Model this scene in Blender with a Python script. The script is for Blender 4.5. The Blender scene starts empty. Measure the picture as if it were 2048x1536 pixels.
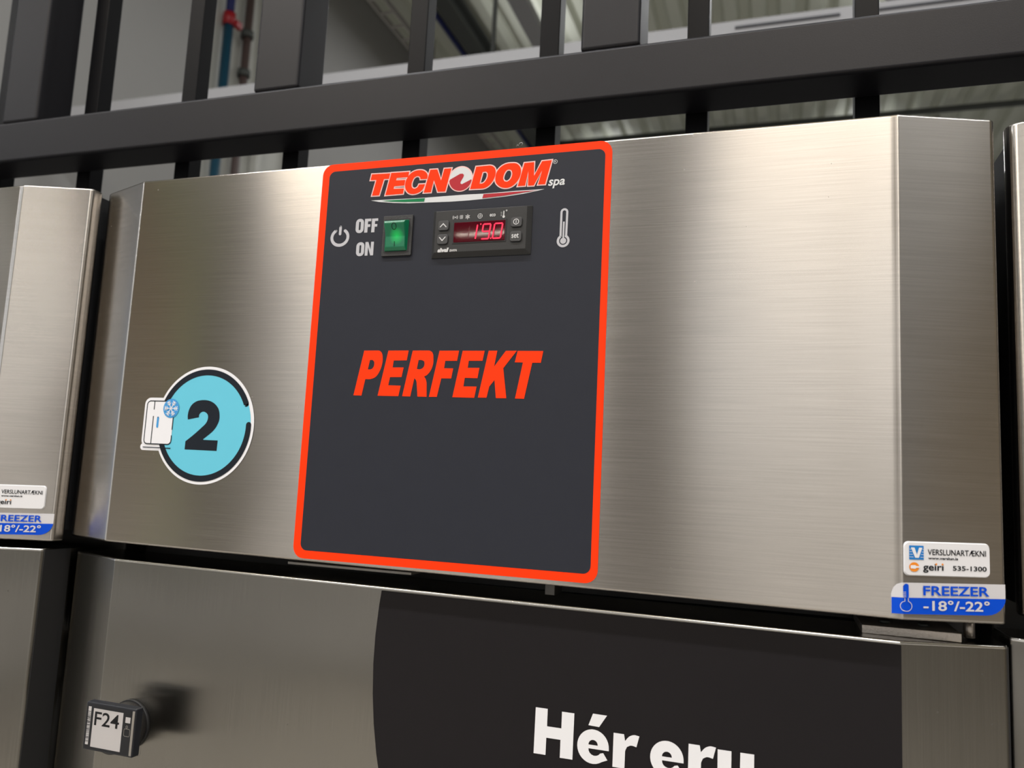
import bpy, bmesh, math, random
from mathutils import Vector, Matrix
from mathutils.geometry import tessellate_polygon
random.seed(7)
S = bpy.context.scene
COL = S.collection
FLOOR = -1.65            # metres; z = 0 is the lower edge of the middle freezer's hood, y = 0 its front

# ---------------------------------------------------------------- camera
cam_d = bpy.data.cameras.new('camera')
cam = bpy.data.objects.new('camera', cam_d); COL.objects.link(cam)
def cam_matrix(yaw, pitch, roll, loc):
    m = Matrix.Rotation(yaw, 3, 'Z') @ Matrix.Rotation(pitch, 3, 'X') @ Matrix.Rotation(roll, 3, 'Y')
    r = m @ Vector((1, 0, 0)); f = m @ Vector((0, 1, 0)); u = m @ Vector((0, 0, 1))
    M = Matrix((r, u, -f)).transposed().to_4x4(); M.translation = loc
    return M
cam.matrix_world = cam_matrix(0.322935, 0.121305, -0.048937, (0.51132, -0.52114, 0.06301))
cam_d.sensor_width = 36; cam_d.lens = 1607.74 / 2048 * 36
cam_d.clip_start = 0.02; cam_d.clip_end = 100
cam_d.dof.use_dof = True; cam_d.dof.focus_distance = 0.56; cam_d.dof.aperture_fstop = 9.0
S.camera = cam

# ---------------------------------------------------------------- world, light, exposure
S.view_settings.view_transform = 'Standard'; S.view_settings.look = 'None'
S.view_settings.exposure = -0.12; S.view_settings.gamma = 1.0
S.view_settings.use_curve_mapping = False
S.cycles.max_bounces = 8; S.cycles.glossy_bounces = 6; S.cycles.sample_clamp_indirect = 6
w = bpy.data.worlds.new('overcast_sky'); S.world = w; w.use_nodes = True
bg = w.node_tree.nodes['Background']; bg.inputs[0].default_value = (0.93, 0.96, 1.0, 1); bg.inputs[1].default_value = 1.5

def area(name, loc, sx, sy, power, col, rot=(0, 0, 0)):
    l = bpy.data.lights.new(name, 'AREA'); l.shape = 'RECTANGLE'; l.size = sx; l.size_y = sy
    l.energy = power; l.color = col
    o = bpy.data.objects.new(name, l); o.location = loc; o.rotation_euler = rot; COL.objects.link(o)
    return o
# the lamp lines under the hall roof (their housings are built further down): centre, length, across, axis, watts
LAMPS = [(-2.95, -4.3, 4.05, 1.3, 'x', 0.12, 140), (1.15, -4.3, 4.05, 2.1, 'x', 0.12, 185), (-6.9, -3.0, 4.05, 1.6, 'y', 0.12, 105),  # the left one along y is added to light the brown and green slabs
         (-1.4, -1.6, 4.05, 3.0, 'x', 0.12, 170), (2.6, -1.6, 4.05, 3.0, 'x', 0.12, 130), (-1.9, -7.0, 2.58, 1.6, 'x', 0.05, 34)]  # overhead pair added for diffuse light, where the hood hardly mirrors it
LAMPS += [(x, y, 4.05, 1.7, 'y', 0.12, 30) for y in (1.4, 6.0, 10.0) for x in (-1.6, 1.4, 4.4)]
for (x, y, z, ln, ax, wd, pw) in LAMPS:
    s = (ln, wd) if ax == 'x' else (wd, ln); c = (1.0, 0.88, 0.74) if y < -4 else (0.98, 0.98, 1.0)
    area('lamp_light', (x, y, z), s[0], s[1], pw, c)
    if y > 0: area('deck_fill', (x, y, z + 0.11), s[0], s[1], 4, c, (math.pi, 0, 0))  # added upward fill that brightens the roof deck

# ---------------------------------------------------------------- materials
def new_mat(name):
    m = bpy.data.materials.new(name); m.use_nodes = True
    return m, m.node_tree.nodes, m.node_tree.links, m.node_tree.nodes['Principled BSDF']
def plain(name, col, rough=0.5, metal=0.0, coat=0.0, var=0.04, scale=60, bump=0.0, bscale=800, spec=0.5):
    m, N, L, b = new_mat(name)
    tc = N.new('ShaderNodeTexCoord'); no = N.new('ShaderNodeTexNoise'); no.inputs['Scale'].default_value = scale
    L.new(tc.outputs['Object'], no.inputs['Vector'])
    mx = N.new('ShaderNodeMix'); mx.data_type = 'RGBA'
    mx.inputs[6].default_value = tuple(c * (1 - var) for c in col) + (1,)
    mx.inputs[7].default_value = tuple(min(1, c * (1 + var)) for c in col) + (1,)
    L.new(no.outputs['Fac'], mx.inputs[0]); L.new(mx.outputs[2], b.inputs['Base Color'])
    b.inputs['Roughness'].default_value = rough; b.inputs['Metallic'].default_value = metal
    b.inputs['Coat Weight'].default_value = coat; b.inputs['Specular IOR Level'].default_value = spec
    if bump:
        n2 = N.new('ShaderNodeTexNoise'); n2.inputs['Scale'].default_value = bscale
        L.new(tc.outputs['Object'], n2.inputs['Vector'])
        bp = N.new('ShaderNodeBump'); bp.inputs['Strength'].default_value = bump; bp.inputs['Distance'].default_value = 0.0004
        L.new(n2.outputs['Fac'], bp.inputs['Height']); L.new(bp.outputs[0], b.inputs['Normal'])
    return m
def steel(name, col=(0.53, 0.505, 0.465), rough=0.235, aniso=0.97, spread='Z', wave=0.3, grain=0.035):
    """brushed stainless; spread = world axis along which the brushing smears the reflection"""
    m, N, L, b = new_mat(name)
    tc = N.new('ShaderNodeTexCoord')
    mp = N.new('ShaderNodeMapping')
    mp.inputs['Scale'].default_value = (16, 16, 1100) if spread == 'Z' else (1900, 400, 14)
    L.new(tc.outputs['Object'], mp.inputs[0])
    g = N.new('ShaderNodeTexNoise'); g.inputs['Scale'].default_value = 1.0; g.inputs['Detail'].default_value = 3
    L.new(mp.outputs[0], g.inputs['Vector'])
    mx = N.new('ShaderNodeMix'); mx.data_type = 'RGBA'
    mx.inputs[6].default_value = tuple(c * 0.85 for c in col) + (1,)
    mx.inputs[7].default_value = tuple(min(1, c * 1.13) for c in col) + (1,)
    L.new(g.outputs['Fac'], mx.inputs[0])
    # tiny specks of dust
    vo = N.new('ShaderNodeTexVoronoi'); vo.inputs['Scale'].default_value = 55
    L.new(tc.outputs['Object'], vo.inputs['Vector'])
    cmpn = N.new('ShaderNodeMath'); cmpn.operation = 'LESS_THAN'; cmpn.inputs[1].default_value = 0.028
    L.new(vo.outputs['Distance'], cmpn.inputs[0])
    L.new(mx.outputs[2], b.inputs['Base Color'])
    b.inputs['Metallic'].default_value = 1.0
    r = N.new('ShaderNodeMapRange'); r.inputs[3].default_value = rough - 0.02; r.inputs[4].default_value = rough + 0.02
    L.new(g.outputs['Fac'], r.inputs[0])
    ad = N.new('ShaderNodeMath'); ad.operation = 'MULTIPLY_ADD'; ad.inputs[1].default_value = 0.25
    L.new(cmpn.outputs[0], ad.inputs[0]); L.new(r.outputs[0], ad.inputs[2]); L.new(ad.outputs[0], b.inputs['Roughness'])
    b.inputs['Anisotropic'].default_value = aniso
    t = N.new('ShaderNodeCombineXYZ')
    t.inputs[0].default_value = 1 if spread == 'X' else 0.0; t.inputs[2].default_value = 1 if spread == 'Z' else 0
    L.new(t.outputs[0], b.inputs['Tangent'])
    # gentle oil-canning of the sheet, plus the brush lines
    wv = N.new('ShaderNodeTexNoise'); wv.inputs['Scale'].default_value = 5.5; wv.inputs['Detail'].default_value = 1
    L.new(tc.outputs['Object'], wv.inputs['Vector'])
    b1 = N.new('ShaderNodeBump'); b1.inputs['Strength'].default_value = wave; b1.inputs['Distance'].default_value = 0.006
    L.new(wv.outputs['Fac'], b1.inputs['Height'])
    b2 = N.new('ShaderNodeBump'); b2.inputs['Strength'].default_value = grain; b2.inputs['Distance'].default_value = 0.0004
    L.new(g.outputs['Fac'], b2.inputs['Height']); L.new(b1.outputs[0], b2.inputs['Normal'])
    L.new(b2.outputs[0], b.inputs['Normal'])
    return m
def glow(name, col, strength, base=(0.02, 0.02, 0.02)):
    m, N, L, b = new_mat(name)
    b.inputs['Base Color'].default_value = base + (1,)
    b.inputs['Emission Color'].default_value = col + (1,); b.inputs['Emission Strength'].default_value = strength
    b.inputs['Roughness'].default_value = 0.3
    return m
def glass(name):
    m, N, L, b = new_mat(name)
    tr = N.new('ShaderNodeBsdfTransparent'); tr.inputs[0].default_value = (0.99, 0.99, 0.99, 1)
    gl = N.new('ShaderNodeBsdfGlossy'); gl.inputs['Roughness'].default_value = 0.02
    fr = N.new('ShaderNodeLayerWeight'); fr.inputs[0].default_value = 0.12
    ms = N.new('ShaderNodeMixShader'); out = N['Material Output']
    L.new(fr.outputs[0], ms.inputs[0]); L.new(tr.outputs[0], ms.inputs[1]); L.new(gl.outputs[0], ms.inputs[2])
    L.new(ms.outputs[0], out.inputs[0]); N.remove(b)
    return m

M = dict(
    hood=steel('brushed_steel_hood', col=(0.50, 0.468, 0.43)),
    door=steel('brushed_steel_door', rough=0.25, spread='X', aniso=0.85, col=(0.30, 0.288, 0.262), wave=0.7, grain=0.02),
    edge=steel('steel_edge', rough=0.25, aniso=0.2, wave=0.0, grain=0.0, col=(0.7, 0.67, 0.62)),
    body=plain('cabinet_steel', (0.12, 0.115, 0.11), 0.5, 0.6),
    cavity=plain('gasket_and_shade', (0.012, 0.012, 0.013), 0.6),  # gasket black, also stands in for shade in the hood's hollow
    red=plain('label_red', (1.0, 0.042, 0.003), 0.5, var=0.0, spec=0.12),
    panel=plain('label_charcoal', (0.023, 0.025, 0.034), 0.45, var=0.05, bump=0.05, bscale=1500, spec=0.2),
    print_grey=plain('print_grey', (0.47, 0.47, 0.50), 0.5),
    logo_pale=plain('logo_outline', (0.80, 0.52, 0.50), 0.5, spec=0.15),
    logo_white=plain('logo_white', (0.62, 0.63, 0.64), 0.5),
    logo_dark_red=plain('logo_dark_red', (0.42, 0.03, 0.04), 0.5, spec=0.15),
    logo_green=plain('logo_green', (0.012, 0.19, 0.07), 0.5, spec=0.15),
    black_plastic=plain('black_plastic', (0.022, 0.022, 0.022), 0.5, bump=0.6, bscale=2500),
    ctl_plastic=plain('controller_plastic', (0.028, 0.028, 0.028), 0.45, bump=0.25, bscale=3000, spec=0.35),
    button=plain('button_rubber', (0.045, 0.045, 0.046), 0.55),
    icon=plain('icon_white', (0.6, 0.6, 0.6), 0.5),
    ink=plain('black_ink', (0.010, 0.011, 0.014), 0.45, spec=0.2),
    navy=plain('navy_ink', (0.010, 0.014, 0.021), 0.45, spec=0.2),
    white=plain('sticker_white', (0.80, 0.80, 0.83), 0.35, var=0.01),
    silver=plain('sticker_silver', (0.62, 0.61, 0.63), 0.4, var=0.01),
    teal=plain('sticker_teal', (0.125, 0.54, 0.70), 0.4, var=0.01),
    sky=plain('sticker_sky_blue', (0.05, 0.30, 0.65), 0.4, var=0.01),
    vblue=plain('sticker_blue', (0.012, 0.20, 0.58), 0.4, var=0.01),
    fblue=plain('freezer_blue', (0.003, 0.07, 0.60), 0.38, var=0.02, spec=0.15),
    orange=plain('sticker_orange', (0.85, 0.27, 0.02), 0.4, var=0.01),
    vinyl=plain('black_vinyl', (0.0115, 0.010, 0.011), 0.55, var=0.05, bump=0.1, bscale=1500, spec=0.15),
    letter=plain('letter_white', (0.78, 0.78, 0.80), 0.5, var=0.01),
    bar=plain('black_bar_paint', (0.005, 0.005, 0.006), 0.4, spec=0.12),
    frame=plain('powder_coated_black', (0.010, 0.0095, 0.012), 0.45, var=0.1, bump=0.1, bscale=900, spec=0.28),
    taupe=plain('taupe_panel', (0.275, 0.27, 0.258), 0.6, var=0.02, scale=3),
    ivory=plain('ivory_panel', (0.50, 0.50, 0.46), 0.6, var=0.04, scale=3),
    deck=plain('roof_deck', (0.60, 0.62, 0.53), 0.5, var=0.06, scale=2),
    trunk=plain('trunking_white', (0.30, 0.30, 0.31), 0.5, var=0.02),
    slot=plain('slot_dark', (0.02, 0.022, 0.03), 0.5),
    blue_pipe=plain('blue_pipe', (0.008, 0.015, 0.11), 0.4), teal_pipe=plain('teal_pipe', (0.005, 0.05, 0.085), 0.4),
    coupling=plain('red_coupling', (0.30, 0.008, 0.014), 0.4), copper=plain('brown_pipe', (0.07, 0.045, 0.04), 0.5),
    iron=plain('dark_iron', (0.05, 0.055, 0.05), 0.6), galv=plain('galvanised', (0.45, 0.43, 0.40), 0.45, 0.3),
    floor=plain('floor_concrete', (0.42, 0.40, 0.37), 0.16, var=0.1, scale=1.5),
    wall=plain('wall_paint', (0.46, 0.47, 0.48), 0.7, var=0.03, scale=1),
    brown=plain('added_brown', (0.46, 0.38, 0.27), 0.7, var=0.08, scale=1.5),
    green=plain('added_green', (0.74, 0.92, 0.26), 0.6, var=0.06, scale=1),
    smoked=glass('smoked_glass'), added_board=plain('added_orange', (0.75, 0.26, 0.08), 0.6),
    dark=plain('added_dark', (0.06, 0.055, 0.05), 0.6),
    green_plastic=None, display=None,
    clear=glass('clear_plastic'), pane=glass('window_glass'),
    screen=plain('paper_screen', (0.74, 0.73, 0.76), 0.35, var=0.02), tag_black=plain('tag_black', (0.018, 0.02, 0.026), 0.3, spec=0.3),
    low_white=plain('added_white', (0.82, 0.82, 0.82), 0.4), kick=plain('added_kick', (0.08, 0.07, 0.06), 0.5),
    lip_highlight=steel('lip_highlight_steel', rough=0.22, aniso=0.0, wave=0.0, grain=0.0, col=(0.75, 0.74, 0.72)),  # brighter, smoother steel that puts the highlight on the door lip
    magnet=plain('grey_rubber', (0.035, 0.032, 0.029), 0.5), zinc=plain('zinc_bracket', (0.55, 0.50, 0.45), 0.42, 0.9, var=0.15, scale=400, bump=0.5, bscale=900),
    digit=glow('led_digit', (1.0, 0.006, 0.06), 1.5), lamp=glow('batten_tube', (1.0, 0.93, 0.82), 3.0, (0.8, 0.8, 0.8)),
)
M['smoked'].node_tree.nodes['Transparent BSDF'].inputs[0].default_value = (0.60, 0.64, 0.70, 1)
# lit rocker: green plastic with a neon lamp glowing through its lower half
m, N, L, b = new_mat('green_rocker')
b.inputs['Base Color'].default_value = (0.0, 0.15, 0.065, 1); b.inputs['Roughness'].default_value = 0.35
b.inputs['Specular IOR Level'].default_value = 0.6
tc = N.new('ShaderNodeTexCoord'); mp = N.new('ShaderNodeMapping'); mp.vector_type = 'TEXTURE'
mp.inputs['Location'].default_value = (0.2435, -0.004, 0.2385); mp.inputs['Scale'].default_value = (0.0062, 0.02, 0.0068)
gr = N.new('ShaderNodeTexGradient'); gr.gradient_type = 'SPHERICAL'
L.new(tc.outputs['Object'], mp.inputs[0]); L.new(mp.outputs[0], gr.inputs[0])
b.inputs['Emission Color'].default_value = (0.0, 0.55, 0.06, 1); mu = N.new('ShaderNodeMath'); mu.operation = 'MULTIPLY'
mu.inputs[1].default_value = 0.75; L.new(gr.outputs['Fac'], mu.inputs[0]); L.new(mu.outputs[0], b.inputs['Emission Strength'])
M['green_plastic'] = m
# display window: dark red acrylic with a faint self-glow of the LED block behind it
m = plain('display_acrylic', (0.035, 0.001, 0.003), 0.04, spec=0.15, var=0.01); b = m.node_tree.nodes['Principled BSDF']
b.inputs['Emission Color'].default_value = (0.10, 0.0, 0.008, 1); b.inputs['Emission Strength'].default_value = 0.35
M['display'] = m

# ---------------------------------------------------------------- helpers
def link(name, me, mat, parent=None, kind=None, label=None):
    o = bpy.data.objects.new(name, me); COL.objects.link(o)
    if mat: me.materials.append(mat)
    if parent is not None:
        o.parent = parent
        if parent.type == 'EMPTY' and not parent.parent:
            o.matrix_parent_inverse = Matrix.Translation(-Vector(parent['origin']))
    if kind: o['kind'] = kind
    if label: o['label'] = label
    return o
def root(name, label, cat, loc=(0, 0, 0), group=None):
    o = bpy.data.objects.new(name, None); COL.objects.link(o); o.location = loc; o['origin'] = loc
    o['label'] = label; o['category'] = cat; o.empty_display_size = 0.05
    if group: o['group'] = group
    return o
def tag(o, label, cat, group=None):
    o['label'] = label; o['category'] = cat
    if group: o['group'] = group
    return o
def from_bm(name, bm, mat, parent=None, smooth=False, **k):
    me = bpy.data.meshes.new(name); bmesh.ops.recalc_face_normals(bm, faces=bm.faces); bm.to_mesh(me); bm.free()
    if smooth:
        for p in me.polygons: p.use_smooth = True
    return link(name, me, mat, parent, **k)
def add_box(bm, x0, x1, y0, y1, z0, z1):
    v = [bm.verts.new(p) for p in ((x0,y0,z0),(x1,y0,z0),(x1,y1,z0),(x0,y1,z0),(x0,y0,z1),(x1,y0,z1),(x1,y1,z1),(x0,y1,z1))]
    for f in ((0,3,2,1),(4,5,6,7),(0,1,5,4),(1,2,6,5),(2,3,7,6),(3,0,4,7)): bm.faces.new([v[i] for i in f])
    return v
def bevel_mod(o, width, seg=3, angle=30):
    for p in o.data.polygons: p.use_smooth = True
    b = o.modifiers.new('bevel', 'BEVEL'); b.width = width; b.segments = seg; b.limit_method = 'ANGLE'; b.angle_limit = math.radians(angle)
    wn = o.modifiers.new('normals', 'WEIGHTED_NORMAL'); wn.keep_sharp = False; wn.weight = 100
    return o
def box(name, x0, x1, y0, y1, z0, z1, mat, parent=None, bev=0.0, seg=3, **k):
    bm = bmesh.new(); add_box(bm, x0, x1, y0, y1, z0, z1)
    o = from_bm(name, bm, mat, parent, **k)
    if bev: bevel_mod(o, bev, seg)
    return o
def tube_between(name, a, b, r, mat, parent=None, n=14, **k):
    a = Vector(a); b = Vector(b); d = (b - a).normalized(); u = d.orthogonal().normalized(); v = d.cross(u)
    bm = bmesh.new(); A = []; B = []
    for i in range(n):
        t = 2 * math.pi * i / n; c = (u * math.cos(t) + v * math.sin(t)) * r
        A.append(bm.verts.new(a + c)); B.append(bm.verts.new(b + c))
    for i in range(n): bm.faces.new((A[i], A[(i+1) % n], B[(i+1) % n], B[i]))
    bm.faces.new(A); bm.faces.new(B)
    o = from_bm(name, bm, mat, parent, **k)
    for p in o.data.polygons: p.use_smooth = len(p.vertices) == 4
    return o
def prism(name, poly, y0, y1, mat, parent=None, bev=0, seg=2, front=None, **k):
    """extrude an (x, z) outline from y0 (front) to y1 (back)"""
    bm = bmesh.new()
    f = [bm.verts.new((x, y0, z)) for x, z in (front or poly)]; r = [bm.verts.new((x, y1, z)) for x, z in poly]
    n = len(poly)
    bm.faces.new(f); bm.faces.new(r[::-1])
    for i in range(n): bm.faces.new((f[i], r[i], r[(i+1) % n], f[(i+1) % n]))
    o = from_bm(name, bm, mat, parent, **k)
    if bev: bevel_mod(o, bev, seg)
    return o
def rrect(x0, x1, z0, z1, r, n=6, corners=(1, 1, 1, 1)):
    """rounded rectangle; corners = bottom-right, top-right, top-left, bottom-left"""
    out = []
    for (cx, cz, a0, on) in ((x1 - r, z0 + r, -90, corners[0]), (x1 - r, z1 - r, 0, corners[1]), (x0 + r, z1 - r, 90, corners[2]), (x0 + r, z0 + r, 180, corners[3])):
        if on:
            for i in range(n + 1):
                a = math.radians(a0 + 90 * i / n); out.append((cx + r * math.cos(a), cz + r * math.sin(a)))
        else:
            out.append({-90: (x1, z0), 0: (x1, z1), 90: (x0, z1), 180: (x0, z0)}[a0])
    return out
def ell(cx, cz, rx, rz=None, a0=0, a1=360, n=40):
    rz = rz or rx; full = abs(a1 - a0) >= 360
    return [(cx + rx * math.cos(math.radians(a0 + (a1 - a0) * i / n)), cz + rz * math.sin(math.radians(a0 + (a1 - a0) * i / n))) for i in range(n if full else n + 1)]
def smooth_poly(P, thr=42, sub=5):
    """round an outline through its points, keeping corners sharper than thr degrees and long straights straight"""
    n = len(P); V = [Vector(p) for p in P]; seg = [(V[(i+1) % n] - V[i]) for i in range(n)]; T = []
    for i in range(n):
        a, b = seg[i-1], seg[i]
        ang = math.degrees(a.angle(b, 0)) if a.length and b.length else 0
        if ang > thr: T.append(None)
        elif a.length > 1.9 * b.length: T.append(a.normalized())
        elif b.length > 1.9 * a.length: T.append(b.normalized())
        else: T.append((a.normalized() + b.normalized()).normalized())
    out = []
    for i in range(n):
        p, q_ = V[i], V[(i+1) % n]; s = seg[i]; t0 = T[i] or s.normalized(); t1 = T[(i+1) % n] or s.normalized()
        if T[i] is None and T[(i+1) % n] is None: out.append(tuple(p)); continue
        l = s.length
        for j in range(sub):
            t = j / sub; h = (2*t**3 - 3*t*t + 1, t**3 - 2*t*t + t, -2*t**3 + 3*t*t, t**3 - t*t)
            out.append(tuple(p*h[0] + t0*l*h[1] + q_*h[2] + t1*l*h[3]))
    return out
def add_poly(bm, outer, holes=(), f=None):
    loops = [[Vector((x, z, 0)) for x, z in l] for l in (outer, *holes)]
    flat = [p for l in loops for p in l]; vs = [bm.verts.new(f(p.x, p.y)) for p in flat]
    for t in tessellate_polygon(loops):
        try: bm.faces.new([vs[i] for i in t])
        except ValueError: pass
def add_stroke(bm, pts, w, f, closed=False, cap=True):
    """one mitred ribbon, with round ends when open"""
    P = [Vector(p) for p in pts]; Q = [P[0]]
    for p in P[1:]:
        if (p - Q[-1]).length > 1e-7: Q.append(p)
    if closed and (Q[0] - Q[-1]).length < 1e-7: Q.pop()
    n = len(Q); L = []; R_ = []; h = w / 2
    for i in range(n):
        d0 = (Q[i] - Q[i-1]).normalized() if (closed or i > 0) else None
        d1 = (Q[(i+1) % n] - Q[i]).normalized() if (closed or i < n - 1) else None
        d0 = d0 or d1; d1 = d1 or d0
        n0 = Vector((-d0.y, d0.x)); n1 = Vector((-d1.y, d1.x)); m = n0 + n1
        m = m.normalized() if m.length > 1e-6 else n0
        k = min(1.0 / max(m.dot(n0), 0.3), 2.2)
        L.append(Q[i] + m * h * k); R_.append(Q[i] - m * h * k)
    if not closed and cap:
        d = (Q[0] - Q[1]).normalized(); a0 = math.atan2(d.y, d.x); c0 = [Q[0] + Vector((math.cos(a0 + t), math.sin(a0 + t))) * h for t in (-1.1, -0.55, 0, 0.55, 1.1)]
        d = (Q[-1] - Q[-2]).normalized(); a1 = math.atan2(d.y, d.x); c1 = [Q[-1] + Vector((math.cos(a1 + t), math.sin(a1 + t))) * h for t in (-1.1, -0.55, 0, 0.55, 1.1)]
        v = [bm.verts.new(f(*p)) for p in [L[0]] + c0[::-1] + [R_[0]]]
        v2 = [bm.verts.new(f(*p)) for p in [R_[-1]] + c1 + [L[-1]]]
        for q_ in (v, v2):
            try: bm.faces.new(q_)
            except ValueError: pass
    a = [bm.verts.new(f(*p)) for p in L]; b = [bm.verts.new(f(*p)) for p in R_]
    for i in range(n if closed else n - 1):
        j = (i + 1) % n
        bm.faces.new((a[i], a[j], b[j], b[i]))
def lift(f, d):
    return lambda x, z: (lambda p: (p[0], p[1] - d, p[2]))(f(x, z))
def flat_at(y): return lambda x, z: (x, y, z)
MM = 0.001
def mm(pts): return [(x * MM, z * MM) for x, z in pts]
def decal(name, mat, parent, y=-0.0003, polys=(), strokes=(), f=None, **k):
    """a flat print: filled outlines (outer, holes) and strokes (points, width, closed)"""
    f = f or flat_at(y); bm = bmesh.new()
    i = 0
    for p in polys: add_poly(bm, p[0], p[1] if len(p) > 1 else (), lift(f, 1.2e-5 * i)); i += 1
    for s in strokes: add_stroke(bm, s[0], s[1], lift(f, 1.2e-5 * i), *(s[2:])); i += 1
    me = bpy.data.meshes.new(name)
    for fc in bm.faces:
        fc.normal_update()
        if fc.normal.y > 0: fc.normal_flip()
    bm.to_mesh(me); bm.free()
    return link(name, me, mat, parent, **k)
def text_polys(s, offset=0.0, shear=0.0, spacing=1.0):
    cu = bpy.data.curves.new('t', 'FONT'); cu.body = s; cu.offset = offset; cu.shear = shear; cu.space_character = spacing
    cu.resolution_u = 4
    ob = bpy.data.objects.new('t', cu); COL.objects.link(ob)
    dg = bpy.context.evaluated_depsgraph_get(); me = bpy.data.meshes.new_from_object(ob.evaluated_get(dg))
    bpy.data.objects.remove(ob); bpy.data.curves.remove(cu)
    return me
def text(name, s, x0, x1, z0, z1, mat, parent, y=-0.0003, offset=0.0, shear=0.0, f=None, slope=0.0, spacing=1.0, **k):
    """lettering stretched to fill x0..x1, z0..z1"""
    f = f or flat_at(y); me = text_polys(s, offset, shear, spacing)
    xs = [v.co.x for v in me.vertices]; ys = [v.co.y for v in me.vertices]
    ax, bx, ay, by = min(xs), max(xs), min(ys), max(ys)
    for v in me.vertices:
        X = x0 + (v.co.x - ax) / (bx - ax) * (x1 - x0); Z = z0 + (v.co.y - ay) / (by - ay) * (z1 - z0) + slope * (v.co.x - ax) / (bx - ax) * (x1 - x0)
        v.co = f(X, Z)
    me.name = name
    return link(name, me, mat, parent, **k)

LOGO = {'T':[(217.0,289.4),(232.5,289.0),(231.7,284.8),(227.5,284.9),(224.3,272.4),(218.3,272.5),(221.2,284.7),(216.2,284.9)],
'E':[(233.3,289.2),(248.2,289.0),(247.6,284.9),(238.2,285.0),(237.7,283.1),(245.4,282.9),(244.9,278.6),(236.6,278.6),(236.1,276.6),(244.8,276.3),(244.2,272.3),(229.6,272.1)],
'C':[(257.8,282.5),(263.3,282.4),(263.4,285.2),(262.1,287.4),(260.0,288.9),(257.2,289.6),(253.6,289.4),(250.1,288.0),(247.5,285.3),(245.7,281.7),(245.5,278.3),(246.4,275.2),(248.3,272.9),(251.2,271.6),(254.4,271.6),(257.5,272.5),(260.2,274.6),(261.9,278.4),(256.9,278.5),(255.9,276.6),(254.1,275.6),(252.5,275.7),(251.2,276.9),(250.8,279.0),(251.3,281.6),(252.8,284.2),(254.9,285.1),(256.5,284.8),(257.5,283.8)],
'N':[(265.3,289.2),(271.0,289.1),(274.5,280.3),(276.6,289.1),(282.3,289.0),(278.4,271.6),(272.5,271.8),(268.8,280.9),(266.9,271.8),(261.1,271.9)],
'D':[(301.7,288.6),(311.3,288.7),(314.2,288.1),(316.2,286.3),(317.0,283.2),(316.3,279.2),(313.9,275.2),(310.8,272.7),(307.1,271.8),(297.9,272.0)],
'Dh':[(306.9,284.2),(309.5,284.4),(310.8,283.0),(310.9,280.5),(309.6,277.4),(307.6,275.7),(304.9,275.5)],
'O':[(329.4,289.1),(332.7,288.4),(335.1,286.1),(336.1,283.1),(335.7,279.1),(333.8,275.4),(330.7,272.4),(326.9,271.0),(323.0,271.3),(319.7,273.0),(317.4,275.9),(316.9,279.6),(317.9,283.6),(320.5,286.8),(324.4,288.8)],
'Oh':[(327.1,284.5),(328.8,283.9),(329.6,281.8),(329.3,279.1),(328.0,276.7),(326.0,275.5),(324.1,275.9),(323.0,277.8),(323.2,280.2),(324.2,282.7),(325.5,284.2)],
'M':[(338.4,288.4),(345.6,288.5),(346.0,278.3),(351.5,288.7),(358.6,288.9),(354.4,271.6),(349.2,271.7),(351.8,281.9),(346.1,271.3),(341.9,271.4),(341.6,282.2),(339.7,271.6),(334.2,271.6)]}
PERFEKT = {'P':[(221.2,153.8),(232.9,153.8),(235.5,152.3),(236.6,149.2),(236.6,143.8),(234.9,138.4),(232.2,134.5),(228.5,132.8),(223.7,132.6),(221.5,120.5),(214.9,120.6)],
'Ph':[(226.5,146.8),(228.7,146.8),(230.1,145.4),(230.1,142.6),(228.9,140.5),(227.1,139.8),(225.2,139.8)],
'E':[(241.0,153.7),(257.2,153.7),(256.2,146.5),(245.8,146.4),(245.3,141.3),(254.1,141.3),(252.9,134.3),(243.7,134.2),(242.7,128.2),(252.7,128.0),(251.3,120.4),(234.7,120.5)],
'R':[(260.5,153.6),(273.2,153.6),(275.7,152.6),(276.9,149.9),(277.1,143.8),(275.4,138.9),(272.7,135.8),(270.7,134.8),(272.1,132.8),(273.0,129.4),(273.6,120.2),(266.5,120.3),(265.4,128.6),(264.6,132.0),(263.1,133.5),(260.8,120.3),(254.4,120.4)],
'Rh':[(265.6,146.7),(268.3,146.6),(270.1,145.7),(270.4,143.4),(269.5,141.2),(267.1,140.0),(264.6,140.2)],
'F':[(281.5,153.4),(296.5,153.4),(295.4,146.1),(286.4,146.1),(285.8,140.8),(292.8,140.7),(291.7,133.5),(284.1,133.5),(281.5,120.3),(275.4,120.2)],
'E2':[(299.3,153.3),(315.8,153.2),(314.6,146.1),(304.3,146.1),(303.8,141.1),(312.6,141.1),(311.5,133.8),(302.0,134.0),(301.3,127.9),(311.2,127.9),(309.9,120.0),(293.4,120.2)],
'K':[(318.8,153.2),(325.2,153.2),(323.4,142.0),(331.5,153.1),(339.5,153.1),(330.2,140.9),(333.5,120.0),(325.9,120.0),(324.2,132.6),(320.6,128.0),(319.0,120.2),(312.6,120.2)],
'T':[(340.1,153.0),(358.5,152.8),(357.1,144.7),(351.0,144.7),(346.3,119.8),(339.8,119.9),(344.3,144.9),(338.4,145.0)]}
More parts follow.
